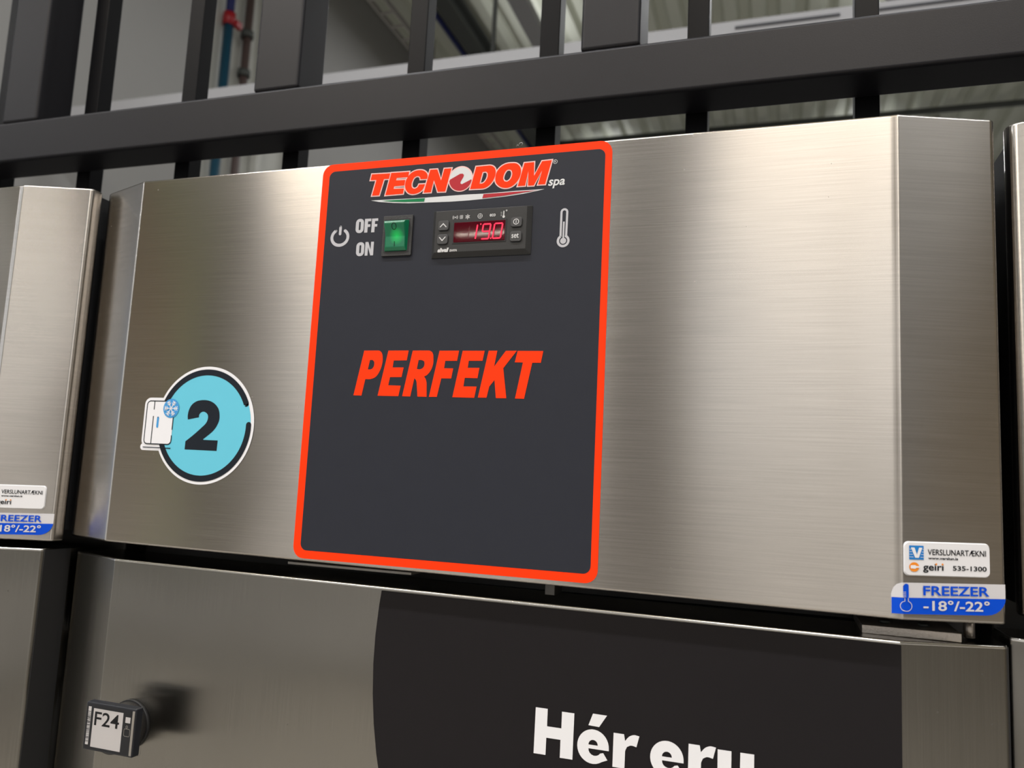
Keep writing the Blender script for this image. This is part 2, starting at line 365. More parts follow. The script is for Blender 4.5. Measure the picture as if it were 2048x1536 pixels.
TWO = [(69.5,99.5),(69.0,102.4),(69.8,107.5),(72.1,111.4),(76.0,114.0),(80.5,115.0),(85.2,115.1),(90.4,114.0),(94.8,111.4),(97.7,108.0),(99.0,103.8),(99.1,99.6),(97.5,95.4),(94.7,91.5),(90.5,88.0),(85.9,84.6),(86.0,84.0),(99.5,83.9),(99.3,75.8),(69.1,76.0),(69.2,82.4),(76.7,88.0),(83.0,93.3),(87.2,97.4),(88.4,100.9),(87.9,103.6),(86.0,105.3),(83.4,106.0),(80.8,104.8),(79.8,103.0),(79.9,101.5)]
BALL_RED = [(281.8,280.4),(285.6,282.3),(289.5,284.2),(291.4,284.2),(292.5,283.1),(292.1,281.5),(290.1,277.9),(290.1,276.8),(291.2,276.2),(294.9,277.8),(298.4,279.4)]
SWOOSH = [(217.7,268.8),(237.0,268.4),(262.6,268.0),(293.9,268.2),(308.3,267.9),(333.7,268.3),(354.1,268.1),(347.3,266.9),(338.4,265.7),(324.7,264.6),(308.0,263.9),(296.7,263.6),(282.4,263.6),(263.2,264.2),(249.3,264.6),(237.2,265.6),(224.8,267.2)]
SWOOSH_GREEN = [(226.7,267.9),(262.5,267.6),(261.9,265.0),(245.2,265.8),(235.5,266.7)]
SWOOSH_RED = [(308.5,267.5),(349.3,267.6),(338.3,266.6),(324.7,265.3),(307.8,264.5)]
# ---------------------------------------------------------------- the hall (structure)
st = dict(kind='structure')
box('floor', -9, 9, -8, 14, FLOOR - 0.1, FLOOR, M['floor'], **st)
def roof_deck():
    bm = bmesh.new(); x = -9.0; pts = []
    while x < 9.0:
        pts += [(x, 4.5), (x + 0.10, 4.5), (x + 0.135, 4.57), (x + 0.215, 4.57)]; x += 0.25
    pts.append((9.0, 4.5))
    A = [bm.verts.new((px, -8, pz)) for px, pz in pts]; B = [bm.verts.new((px, 14, pz)) for px, pz in pts]
    for i in range(len(pts) - 1): bm.faces.new((A[i], A[i+1], B[i+1], B[i]))
    C = [bm.verts.new(p) for p in ((-9, -8, 4.65), (9, -8, 4.65), (9, 14, 4.65), (-9, 14, 4.65))]; bm.faces.new(C)
    return from_bm('ceiling', bm, M['deck'], **st)
roof_deck()
box('wall_right', 9, 9.1, -8, 14, FLOOR, 4.5, M['wall'], **st)
bm = bmesh.new()
for (y0, y1, z0, z1) in ((-8, -5.6, FLOOR, 4.5), (-5.6, -3.7, FLOOR, -0.9), (-5.6, -3.7, 3.4, 4.5), (-3.7, -3.4, FLOOR, 4.5), (1.2, 14, FLOOR, 4.5), (-3.4, 1.2, 1.35, 4.5)): add_box(bm, -9.1, -9, y0, y1, z0, z1)
from_bm('wall_left', bm, M['wall'], **st)
wn = box('window_3', -9.06, -9.04, -5.6, -3.7, -0.9, 3.4, M['pane'], **st)
for yy in (-5.6, -4.68, -3.76): box('window_frame', -9.09, -8.98, yy, yy + 0.06, -0.9, 3.4, M['trunk'], wn)
dr = box('added_door_1', -9.06, -9.04, -3.4, 1.2, FLOOR, 1.35, M['smoked'], **st)      # unseen glazing, added and tinted to brighten the hood's left bevel
for yy in (-3.4, -1.87, -0.33, 1.14): box('door_frame', -9.09, -8.98, yy, yy + 0.06, FLOOR, 1.35, M['frame'], dr)
box('wall_front', -9, 9, 14, 14.1, FLOOR, 4.5, M['wall'], **st)
# wall behind the photographer: three window bays between solid parts
def wall_back():
    bm = bmesh.new()
    wins = [(-5.55, -1.25, 0.75, 2.6), (-0.35, 2.6, 0.75, 4.15)]
    xs = -9.0
    for (x0, x1, z0, z1) in wins:
        add_box(bm, xs, x0, -8.15, -8, FLOOR, 4.5)
        add_box(bm, x0, x1, -8.15, -8, FLOOR, z0); add_box(bm, x0, x1, -8.15, -8, z1, 4.5); xs = x1
    add_box(bm, xs, 9.0, -8.15, -8, FLOOR, 4.5)
    from_bm('wall_back', bm, M['wall'], **st)
    for i, (x0, x1, z0, z1) in enumerate(wins):
        g = box('window_%d' % (i + 1), x0, x1, -8.085, -8.075, z0, z1, M['pane'], **st)
        bm = bmesh.new(); n = max(1, round((x1 - x0) / 1.6))
        for k in range(n + 1):
            x = x0 + (x1 - x0) * k / n; add_box(bm, x - 0.03, x + 0.03, -8.12, -8.04, z0, z1)
        add_box(bm, x0, x1, -8.12, -8.04, z0, z0 + 0.06); add_box(bm, x0, x1, -8.12, -8.04, z1 - 0.06, z1)
        from_bm('window_frame', bm, M['trunk'], g)
wall_back()
box('added_trim_1', -8.99, -7.35, -7.99, -7.9, FLOOR, 4.4, M['brown'], **st)      # unseen brown slab, added to tint the hood's reflection
box('added_trim_2', -6.85, -6.2, -7.99, -7.85, FLOOR, 4.4, M['green'], **st)     # unseen green slab, added for the green stripe mirrored in the hood
box('added_trim_6', -4.38, -4.02, -5.5, -5.2, FLOOR, 4.5, M['dark'], **st)  # unseen dark column, added to darken the hood's reflection beside the green
box('added_trim_7', -7.3, -6.86, -7.99, -7.9, FLOOR, 4.4, M['brown'], **st)  # second unseen brown slab, added for the hood's reflection
box('added_trim_3', -0.78, -0.14, -5.55, -5.1, FLOOR, 4.5, M['dark'], **st)       # unseen dark column, added for the dark band mirrored in the hood
box('added_trim_4', 8.9, 8.99, -7.5, -2.0, FLOOR, 4.4, M['brown'], **st)  # unseen brown slab, added to set the tone mirrored in the right bevel

box('added_trim_5', -7.75, -7.4, -7.9, -7.86, 1.7, 3.1, M['added_board'], **st)     # unseen orange patch, added to colour the hood's reflection
# unseen low white block and dark base, added to mirror bands in the doors
box('added_trim_8', -8.5, 5.0, -6.3, -5.6, -1.5, -0.85, M['low_white'], **st)
box('added_trim_9', -8.5, 5.0, -6.25, -5.65, FLOOR, -1.5, M['kick'], **st)
box('added_trim_10', -3.4, -3.3, -2.2, 0.6, FLOOR, -0.45, M['low_white'], **st)    # unseen white panel, added to brighten the door's left bevel
# cold-room partition seen between the bars on the left
def panel(name, y0, y1, x, mat, label, th=0.1, z1=4.49):
    return tag(box(name, x - th, x, y0, y1, FLOOR, z1, mat, bev=0.006), label, 'wall panel')
panel('partition_panel', 1.5, 3.58, -3.15, M['taupe'], 'smooth taupe partition panel filling the leftmost gaps between the bars')
panel('partition_panel', 4.74, 7.6, -3.15, M['taupe'], 'smooth taupe partition panel right of the middle-left post')
panel('partition_panel', 7.61, 10.6, -3.15, M['taupe'], 'taupe partition panel farther back, under the cable ladder')
panel('partition_panel', 10.61, 13.9, -3.15, M['taupe'], 'farthest taupe partition panel, just above the hood')
panel('bay_panel', 3.59, 4.73, -3.26, M['ivory'], 'ivory recessed wall panel behind the blue pipe', 0.05, 4.3)
tag(box('edge_strip', -3.255, -3.19, 4.3, 4.36, FLOOR, 4.3, M['ivory'], bev=0.004), 'narrow ivory edge strip beside the middle-left post', 'trim')

pr = root('water_pipe', 'blue vertical pipe with red coupling in the ivory bay at left', 'pipe', (-3.2, 3.88, FLOOR))
tube_between('lower_pipe', (-3.205, 3.88, FLOOR), (-3.205, 3.88, 3.17), 0.034, M['teal_pipe'], pr)
tube_between('upper_pipe', (-3.205, 3.88, 3.2), (-3.205, 3.88, 4.45), 0.030, M['blue_pipe'], pr)
tube_between('coupling', (-3.205, 3.88, 3.17), (-3.205, 3.88, 3.26), 0.044, M['coupling'], pr)
box('coupling_tab', -3.19, -3.15, 3.90, 3.96, 3.17, 3.22, M['coupling'], pr, bev=0.006)
bp = root('brown_pipe', 'thin brown pipe beside the blue pipe, partly behind the post', 'pipe', (-3.21, 4.1, FLOOR))
tube_between('pipe', (-3.215, 4.10, FLOOR), (-3.215, 4.10, 4.45), 0.03, M['copper'], bp)
for z in (0.6, 1.5, 2.4, 2.6, 2.9, 3.2): tube_between('pipe_clamp', (-3.215, 4.10, z), (-3.215, 4.10, z + 0.05), 0.045, M['iron'], bp)

# cable ladder under the roof
lr = root('cable_ladder', 'steel cable ladder running diagonally away under the ceiling, top centre-left', 'cable tray', (-2.84, 3.0, 4.2))
for x in (-2.92, -2.78):
    box('rail', x - 0.008, x + 0.008, 3.0, 12.0, 4.17, 4.22, M['galv'], lr)
rung = None; y = 3.05
while y < 11.9:
    if rung is None: rung = box('rung', -2.91, -2.79, 3.05, 3.075, 4.175, 4.19, M['galv'], lr)
    else:
        r2 = rung.copy(); COL.objects.link(r2); r2.location.y = y - 3.05
    y += 0.22
for yy in (4.0, 6.5, 9.0, 11.5): tube_between('hanger', (-2.85, yy, 4.2), (-2.85, yy, 4.5), 0.005, M['iron'], lr)
# roof steelwork
o = root('roof_beam', 'dark steel roof beam running away, left of the hanging rod', 'beam', (-2.38, 0, 4.3))
box('bottom_flange', -2.46, -2.30, 0, 13.9, 4.28, 4.30, M['iron'], o); box('web', -2.39, -2.37, 0, 13.9, 4.30, 4.46, M['iron'], o); box('top_flange', -2.46, -2.30, 0, 13.9, 4.46, 4.485, M['iron'], o)
o = tube_between('conduit', (-2.60, 0.5, 4.42), (-2.60, 13.9, 4.42), 0.028, M['blue_pipe']); tag(o, 'thin dark blue conduit under the roof, left of the dark roof beam', 'pipe')
for i, (yy, zz) in enumerate(((8.98, 4.40), (11.3, 4.38))):
    o = tube_between('purlin_pipe', (-2.2, yy, zz), (8.9, yy, zz), 0.035, M['iron'])
    tag(o, ('dark pipe crossing under the ribbed ceiling, the upper of two' if i == 0 else 'dark pipe crossing under the ribbed ceiling, the lower and farther one'), 'pipe')
for i, (x0, x1, s, lab) in enumerate(((0.1, 0.9, -1, 'pale diagonal roof brace right of centre, sloping down to the right'), (2.25, 1.35, -1, 'pale diagonal roof brace above the right chamfer, sloping down to the left'), (1.15, 0.95, -1, 'short steep pale roof brace between the two last bars'))):
    o = tube_between('roof_brace', (x0, 9.4, 4.5), (x1, 9.4, 4.05), 0.04, M['galv']); tag(o, lab, 'brace')
# pale trunking crossing in front of the partition
tk = root('light_trunking', 'pale grey horizontal trunking with dark slots crossing behind the bars', 'trunking', (1.0, 2.4, 1.82))
box('channel', -3.14, 5.2, 2.4, 2.47, 1.735, 1.82, M['trunk'], tk, bev=0.004)
for x0, x1 in ((0.345, 0.71), (0.83, 1.9), (2.1, 3.0)):
    box('slot', x0, x1, 2.394, 2.401, 1.786, 1.794, M['slot'], tk)
box('lower_lip', -3.14, 5.2, 2.385, 2.40, 1.735, 1.75, M['galv'], tk)
for i, x in enumerate((-0.634, 3.2)):
    tube_between('suspension_rod', (x, 2.435, 1.82), (x, 2.435, 4.5), 0.010, M['iron'], tk)
for i, (x, y, z, ln, ax, wd, pw) in enumerate(LAMPS):  # housings, also for the lamps added as fill
    hx, hy = (ln / 2 + 0.02, 0.08) if ax == 'x' else (0.08, ln / 2 + 0.02)
    c = root('ceiling_light', 'long linear lamp under the hall roof, unseen', 'ceiling light', (x, y, z), 'linear lamps under the roof')
    box('housing', x - hx, x + hx, y - hy, y + hy, z + 0.012, z + 0.10, M['trunk'], c, bev=0.01)
    for s in (-0.8, 0.8):
        px, py = (x + s * hx, y) if ax == 'x' else (x, y + s * hy)
        tube_between('hanger', (px, py, z + 0.1), (px, py, 4.5), 0.005, M['iron'], c)

# ---------------------------------------------------------------- black steel cage standing on top of the freezers
fr = root('steel_cage', 'black powder-coated cage of square bars standing above the freezers', 'fence', (0.25, 0.2, 0.301))
BY, BZ0, BZ1 = 0.15, 0.4079, 0.457
box('cross_beam', -1.6, 2.1, BY, BY + 0.0475, BZ0, BZ1, M['frame'], fr, bev=0.0035)
box('lower_rail', -1.6, 2.1, 0.20, 0.225, 0.301, 0.325, M['frame'], fr, bev=0.002)
for k in range(-4, 6):
    x = 0.3362 + 0.3537 * k
    box('post', x, x + 0.0545, BY + 0.001, BY + 0.0485, BZ1, 1.6, M['frame'], fr, bev=0.0035)
for k in range(-11, 13):
    x = 0.2815 + 0.14535 * k
    box('bar', x, x + 0.0202, 0.2, 0.2205, 0.325, 1.6, M['bar'], fr, bev=0.0012, seg=2)

# ---------------------------------------------------------------- freezers
K = 0.345                                     # slope of the bevelled side faces of the hood
TH = math.atan(K); NX, NY = math.sin(TH), -math.cos(TH)
W = 0.58
BEAD = [(W - 0.0055, 0.0), (W - 0.0042, 0.00008), (W - 0.0022, 0.00034), (W, 0.00060), (W + 0.0565, 0.0)]
def bead(x):
    """height of the slight raised bead the press leaves along the right-hand fold"""
    for (x0, h0), (x1, h1) in zip(BEAD, BEAD[1:]):
        if x0 <= x <= x1: return h0 + (h1 - h0) * (x - x0) / (x1 - x0)
    return 0.0
def fold(h):
    """surface of the hood's right half: flat front, then the bevelled side; h = height above the sheet"""
    def f(x, z):
        g = h + bead(x)
        if x <= W: return (x, -g, z)
        return (x + NX * g, (x - W) * K + NY * g, z)
    return f
def arc_fold(p, t0, t1, r, n=5):
    """points rounding the corner p between incoming direction t0 and outgoing t1"""
    p = Vector(p); t0 = Vector(t0).normalized(); t1 = Vector(t1).normalized(); ang = t0.angle(t1); d = r * math.tan(ang / 2)
    a = p - t0 * d; bq = p + t1 * d; out = []
    for i in range(n + 1):
        t = i / n; out.append(tuple(a * (1-t)**2 + p * 2*t*(1-t) + bq * t*t))
    return out
def hood_outline(rl=0.010, rr=0.022, y_off=0.0, back=0.031, el=0.0590, er=0.0565, rc=0.009):
    c = Vector((1, K)).normalized(); cl = Vector((1, -K)).normalized()
    P = [(-el, back + y_off)]
    P += arc_fold((-el, el * K + y_off), (0, -1), cl, rc, 6)
    P += arc_fold((0, y_off), cl, (1, 0), rl)
    if rr > 0.01:                              # the press leaves a slight raised bead along this fold
        P += [(x, y_off - h) for x, h in BEAD[:3]]
        P += arc_fold((W, y_off - 0.00060), (1, -0.12), c, 0.0030, 5)
    else: P += arc_fold((W, y_off), (1, 0), c, rr)
    P += arc_fold((W + er, er * K + y_off), c, (0, 1), 0.004, 5)
    P.append((W + er, back + y_off))
    return P
def plan_prism(name, P, z0, z1, mat, parent, bev, **k):
    """horizontal outline P (x, y) between z0 and z1; z0 / z1 may be functions of x"""
    bm = bmesh.new(); g0 = z0 if callable(z0) else (lambda x: z0); g1 = z1 if callable(z1) else (lambda x: z1)
    a = [bm.verts.new((x, y, g0(x))) for x, y in P]; b = [bm.verts.new((x, y, g1(x))) for x, y in P]; n = len(P)
    bm.faces.new(a); bm.faces.new(b[::-1])
    for i in range(n): bm.faces.new((a[i], b[i], b[(i+1) % n], a[(i+1) % n]))
    return bevel_mod(from_bm(name, bm, mat, parent, **k), bev, 4, 40)
clampx = lambda x: min(W, max(0.0, x))
LOC = (0.29, 0.35, FLOOR)

def dealer_sticker(P, phone=True):
    x0, x1, z0, z1 = 0.5793, 0.6279, 0.0207, 0.0402; sl = 0.0008
    F = fold(0.0)
    def f(h):
        g = fold(h); return lambda x, z: g(x, z + sl * (x - x0) / (x1 - x0))
    sx = (x1 - x0) / 45.0; U = lambda u: x0 + (u - 579.3) * sx; V = lambda v: z0 + (v - 21.0) * (z1 - z0) / 19.4
    c = lambda pts: [(U(u), V(v)) for u, v in pts]
    bm = bmesh.new(); out = rrect(x0 + 0.0008, x1, z0, z1, 0.0028)
    g0, g1 = f(0.0001), f(0.0010)
    a = [bm.verts.new(g0(*p)) for p in out]; b_ = [bm.verts.new(g1(x + (0.0005 if x < 0.6 else -0.0005), z + (0.0005 if z < 0.03 else -0.0005))) for x, z in out]; n = len(out)
    bm.faces.new(b_)
    for i in range(n): bm.faces.new((a[i], b_[i], b_[(i+1) % n], a[(i+1) % n]))
    s = from_bm('dealer_sticker', bm, M['sticker_gloss'], P, smooth=False, label='white rounded dealer sticker with a blue V, an orange plug mark and a phone number' if phone else 'white rounded dealer sticker with a web address, without a phone number')
    h = f(0.00125)
    decal('blue_mark', M['vblue'], s, f=h, polys=[(c([(582.6, 30.2), (590.0, 30.2), (590.0, 38.1), (582.6, 38.1)]),)])
    h2 = f(0.0014)
    decal('v_letter', M['white'], s, f=h2, polys=[(c([(583.4, 37.0), (585.3, 37.0), (586.5, 33.0), (587.6, 37.0), (589.3, 37.0), (587.4, 31.2), (585.6, 31.2)]),)],
          strokes=[(c([(582.7, v), (583.9 + (35 - v) * 0.25, v)]), 0.00022, False, False) for v in (31.6, 33.1, 34.6, 36.0)] + [(c([(589.1 - (35 - v) * 0.25, v), (590.0, v)]), 0.00022, False, False) for v in (31.6, 33.1, 34.6, 36.0)])
    text('dealer_name', 'VERSLUNARTÆKNI', U(592.1), U(621.9), V(33.0), V(36.3), M['ink'], s, f=h, offset=0.012)
    text('web_address', 'www.verslun.is', U(592.3), U(607.6), V(30.5), V(32.0), M['ink'], s, f=h, offset=0.03)
    decal('plug_mark', M['orange'], s, f=h, polys=[(c(ell(585.1, 26.0, 2.55, 2.65)),)])
    decal('plug_symbol', M['white'], s, f=h2, polys=[(c([(583.2, 25.2), (585.6, 25.0), (586.2, 25.6), (587.8, 25.6), (587.8, 26.5), (586.2, 26.5), (585.6, 27.1), (583.2, 26.9)]),)])
    text('brand_word', 'geiri', U(589.6), U(600.1), V(23.0), V(28.0), M['ink'], s, f=h, offset=0.018)
    decal('orange_dots', M['orange'], s, f=h2, polys=[(c(ell(596.3, 27.9, 0.5, 0.55, n=10)),), (c(ell(599.5, 27.9, 0.5, 0.55, n=10)),)])
    if phone: text('phone_number', '535-1300', U(604.8), U(622.1), V(24.6), V(27.3), M['ink'], s, f=h, offset=0.02)
    return s
def temperature_sticker(P):
    x0, x1 = 0.5737, 0.6360
    def f(h):
        g = fold(h); return lambda x, z: g(x, z + 0.0017 * (x - x0) / (x1 - x0))
    def C(pts):      # sticker space: u 0..100 across, v 0..30 up
        return [(x0 + u * (x1 - x0) / 100, -0.0011 + v * 0.0176 / 30) for u, v in pts]
    top = [(0, 15.5), (100, 15.5), (100, 30), (9, 30), (4, 27.5), (1, 22.5)]
    def folded(name, mat, poly, h, parent, **k):
        bm = bmesh.new(); add_poly(bm, poly, (), lambda x, z: (x, 0, z))
        for bx_ in [p[0] for p in BEAD[:4]]: bmesh.ops.bisect_plane(bm, geom=bm.verts[:] + bm.edges[:] + bm.faces[:], plane_co=(bx_, 0, 0), plane_no=(1, 0, 0))
        g = f(h)
        for v in bm.verts: v.co = g(v.co.x, v.co.z)
        for fc in bm.faces:
            fc.normal_update()
            if fc.normal.y > 0: fc.normal_flip()
        me = bpy.data.meshes.new(name); bm.to_mesh(me); bm.free()
        return link(name, me, mat, parent, **k)
    s = folded('temperature_sticker', M['silver'], C([(0, 0)] + [(83, 0)] + [(100 - 17 * (1 - math.sin(math.radians(a))), 17 - 17 * math.cos(math.radians(a)) ) for a in range(15, 91, 15)] + [(100, 30), (9, 30), (5, 28.3), (2, 25), (0, 19)]), 0.0004, P,
               label='silver and blue freezer temperature sticker with cut corners')
    folded('blue_band', M['fblue'], C([(0.4, 0), (83, 0)] + [(100 - 17 * (1 - math.sin(math.radians(a))), 17 - 17 * math.cos(math.radians(a))) for a in range(15, 76, 15)] + [(100, 16.0), (0.4, 15.5)]), 0.0006, s)
    def T(name, st_, u0, u1, v0, v1, mat, off): 
        a, b_ = C([(u0, v0), (u1, v1)]); text(name, st_, a[0], b_[0], a[1], b_[1], mat, s, f=f(0.0009), offset=off)
    T('freezer_word', 'FREEZER', 27, 85.5, 18.2, 27.3, M['fblue'], 0.022)
    T('temperature_range', '-18°/-22°', 27, 85.5, 3.6, 13.6, M['silver'], 0.02)
    px = 12.2
    decal('thermometer_tube', M['fblue'], s, f=f(0.0008), polys=[(C(rrect(px - 2.1, px + 2.1, 15, 29, 2.0)),)])
    decal('thermometer_outline', M['silver'], s, f=f(0.0010), strokes=[(C([(px - 1.5, 15.0), (px - 1.5, 12.6)] + ell(px, 7.6, 4.6, 4.9, 108, 432, 24) + [(px + 1.5, 12.6), (px + 1.5, 15.0)]), 0.00035, False)] + [(C([(px - 2.2, v), (px - 0.4, v)]), 0.00028, False, False) for v in (16.5, 18, 19.5, 21)])
    return s

def freezer(label, shift=(0, 0, 0), stickers=True, phone=True, door_dy=0.0, door_dz=0.0, door_er=0.060):
    P = root('freezer', label, 'freezer', LOC, 'stainless upright freezers standing in a row')
    plan_prism('hood', hood_outline(), lambda x: -0.0045 * clampx(x) / W, lambda x: 0.3006 + 0.0012 * math.sin(math.pi * clampx(x) / W), M['hood'], P, 0.0018)
    box('hood_dark_fill', -0.053, 0.630, 0.031, 0.13, 0.004, 0.2985, M['cavity'], P)  # black box standing in for the shade of the open hollow
    box('cabinet', -0.055, 0.632, 0.105, 0.78, FLOOR + 0.12, 0.29, M['body'], P, bev=0.002)
    box('cabinet_roof', -0.055, 0.632, 0.13, 0.78, 0.29, 0.3005, M['body'], P)
    for (x, y) in ((-0.02, 0.15), (0.6, 0.15), (-0.02, 0.72), (0.6, 0.72)): tube_between('foot', (x, y, FLOOR), (x, y, FLOOR + 0.12), 0.02, M['body'], P)
    z_top = lambda x: -0.0142 - 0.0040 * clampx(x) / W + door_dz
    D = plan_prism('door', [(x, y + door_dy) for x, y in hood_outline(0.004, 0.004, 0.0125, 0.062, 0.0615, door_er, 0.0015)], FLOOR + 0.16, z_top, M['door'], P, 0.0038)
    edge_pts = [(x, y + door_dy) for x, y in hood_outline(0.004, 0.004, 0.0125, 0.062, 0.0615, door_er, 0.0015)][1:-1]
    bm = bmesh.new(); rings = []
    for x, y in edge_pts:                      # rounded top lip, in brighter, smoother steel to carry the edge highlight
        zc = z_top(x) - 0.0013; rings.append([bm.verts.new((x, y + 0.0010 - 0.0014 * math.cos(t), zc + 0.0014 * math.sin(t))) for t in [math.radians(-20 + 130 * i / 7) for i in range(8)]])
    for r0, r1 in zip(rings, rings[1:]):
        for i in range(7): bm.faces.new((r0[i], r1[i], r1[i+1], r0[i+1]))
    from_bm('top_lip', bm, M['lip_highlight'], D, smooth=True, label='rounded top edge, highlight helped by brighter steel')
    sx = W + door_er; box('side_trim', sx - 0.001, sx + 0.0008, 0.0125 + door_er * K + door_dy + 0.002, 0.0585 + door_dy, FLOOR + 0.165, z_top(1) - 0.001, M['cavity'], D)
    box('gasket', -0.045, 0.620, 0.0750 + door_dy, 0.105, FLOOR + 0.18, -0.020, M['cavity'], P)
    if stickers:
        dealer_sticker(P, phone); temperature_sticker(P)
    P.location = (LOC[0] + shift[0], LOC[1] + shift[1], LOC[2] + shift[2])
    return P, D
M['sticker_gloss'] = plain('sticker_gloss_white', (0.78, 0.78, 0.80), 0.08, coat=0.3, var=0.01)

mid, mid_door = freezer('stainless freezer in the middle, with red-bordered control label and number 2 sticker')
left, left_door = freezer('stainless freezer cut off by the left edge, its sticker lacking the phone number', (-0.6975, -0.0135, 0), phone=False, door_dy=-0.0148, door_dz=0.0075, door_er=0.0515)
right, right_door = freezer('stainless freezer of which only a sliver of hood shows at the right edge', (0.7046, 0.008, 0), stickers=False)

# --- control label -------------------------------------------------------
lab = prism('control_label', rrect(0.1742, 0.4014, 0.0005, 0.3000, 0.0085), -0.0004, 0.0002, M['red'], mid, label='charcoal control label with a thick red border')
pan = decal('charcoal_field', M['panel'], lab, y=-0.00050, polys=[(rrect(0.1802, 0.3967, 0.0064, 0.2942, 0.0050),)])
c = 0.00060
red_l = [(smooth_poly(PERFEKT['P']), [smooth_poly(PERFEKT['Ph'])]), (PERFEKT['E'],), (smooth_poly(PERFEKT['R']), [smooth_poly(PERFEKT['Rh'])]), (PERFEKT['F'],), (PERFEKT['E2'],), (PERFEKT['K'],), (PERFEKT['T'],)]
decal('red_lettering', M['red'], lab, y=-c, polys=[(mm(p[0]), [mm(h) for h in p[1]] if len(p) > 1 else ()) for p in red_l])
lg = {k: smooth_poly(v) for k, v in LOGO.items()}
letters = [('T',), ('E',), ('C',), ('N',), ('D', 'Dh'), ('O', 'Oh'), ('M',)]
outl = []
for t in letters:
    for k_ in t: outl.append((mm(lg[k_]), 0.0017, True))
ball = ell(290.0, 280.3, 9.2, 9.3)
outl.append((mm(ball), 0.0009, True))
decal('logo_outline', M['logo_pale'], lab, y=-c, strokes=outl)
decal('logo_lettering', M['red'], lab, y=-c - 0.000128, polys=[(mm(lg[t[0]]), [mm(lg[h]) for h in t[1:]]) for t in letters])
decal('logo_ball', M['logo_white'], lab, y=-c - 0.0001, polys=[(mm(ball),)])
br = BALL_RED + [(298.4 if a > -10 else 290.0 + 8.9 * math.cos(math.radians(a)), 280.3 + 9.0 * math.sin(math.radians(a))) for a in range(-12, -176, -10)]
decal('logo_ball_swirl', M['logo_dark_red'], lab, y=-c - 0.00020, polys=[(mm(br),)])
decal('swoosh', M['logo_white'], lab, y=-c, polys=[(mm(SWOOSH),)])
decal('swoosh_green', M['logo_green'], lab, y=-c - 0.00020, polys=[(mm(SWOOSH_GREEN),)])
decal('swoosh_red', M['logo_dark_red'], lab, y=-c - 0.00020, polys=[(mm(SWOOSH_RED),)])
text('spa_lettering', 'spa', 0.3566, 0.3687, 0.2682, 0.2747, M['logo_white'], lab, y=-c, offset=0.02, shear=0.2)
decal('registered_ring', M['logo_white'], lab, y=-c, strokes=[(mm(ell(361.1, 287.6, 1.45, n=20)), 0.00028, True)])
text('registered_letter', 'R', 0.3605, 0.3618, 0.2869, 0.2884, M['logo_white'], lab, y=-c)
# power sign, OFF / ON, thermometer
pw = [(193.4 + 6.9 * math.cos(math.radians(a)), 241.3 + 6.2 * math.sin(math.radians(a))) for a in range(125, 416, 8)]
decal('power_symbol', M['print_grey'], lab, y=-c, strokes=[(mm(pw), 0.0024, False), (mm([(193.45, 249.4), (193.35, 244.0)]), 0.0022, False)])
def cO(x0, x1, z0, z1, sw, sh): 
    cx = (x0 + x1) / 2; cz = (z0 + z1) / 2
    return (rrect(x0, x1, z0, z1, (x1 - x0) * 0.46), [rrect(cx - sw / 2, cx + sw / 2, cz - sh / 2, cz + sh / 2, sw * 0.48)])
def cF(x0, x1, z0, z1, t=2.7):
    h = z1 - z0
    return ([(x0, z0), (x0 + t, z0), (x0 + t, z0 + h * 0.40), (x1 - 0.5, z0 + h * 0.40), (x1 - 0.5, z0 + h * 0.59), (x0 + t, z0 + h * 0.59), (x0 + t, z0 + h * 0.81), (x1, z0 + h * 0.81), (x1, z1), (x0, z1)],)
def cN(x0, x1, z0, z1, t=2.4):
    return ([(x0, z0), (x0 + t, z0), (x0 + t, z0 + (z1 - z0) * 0.62), (x1 - t, z0), (x1, z0), (x1, z1), (x1 - t, z1), (x1 - t, z0 + (z1 - z0) * 0.42), (x0 + t, z1), (x0, z1)],)
P_ = lambda g: (mm(g[0]), [mm(h) for h in g[1]] if len(g) > 1 else ())
decal('off_lettering', M['print_grey'], lab, y=-c, polys=[P_(cO(206.4, 213.2, 243.8, 254.9, 1.5, 6.6)), P_(cF(213.9, 219.2, 243.9, 254.6)), P_(cF(219.8, 225.0, 243.8, 254.5))])
decal('on_lettering', M['print_grey'], lab, y=-c, polys=[P_(cO(208.2, 215.0, 225.8, 236.6, 1.5, 6.3)), P_(cN(215.7, 222.8, 226.0, 236.5))])
bx, bz = 369.2, 229.9
tube_o = [(bx - 2.75 , 233.6)] + ell(bx, 250.2, 2.75, 2.75, 180, 0, 12) + [(bx + 2.75, 233.6)]
tube_path = [(bx - 2.0, 233.4)] + ell(bx + 0.05, 250.4, 2.05, 2.05, 180, 0, 12) + [(bx + 2.0, 233.4)]
bulb = ell(bx, bz, 3.75, 3.75, 120, 420, 30)
decal('thermometer_symbol', M['print_grey'], lab, y=-c, strokes=[(mm(bulb), 0.0017, False), (mm(tube_path), 0.0015, False), (mm([(bx, bz), (bx, 243.6)]), 0.0012, False, False)], polys=[(mm(ell(bx, bz, 2.15)),)])

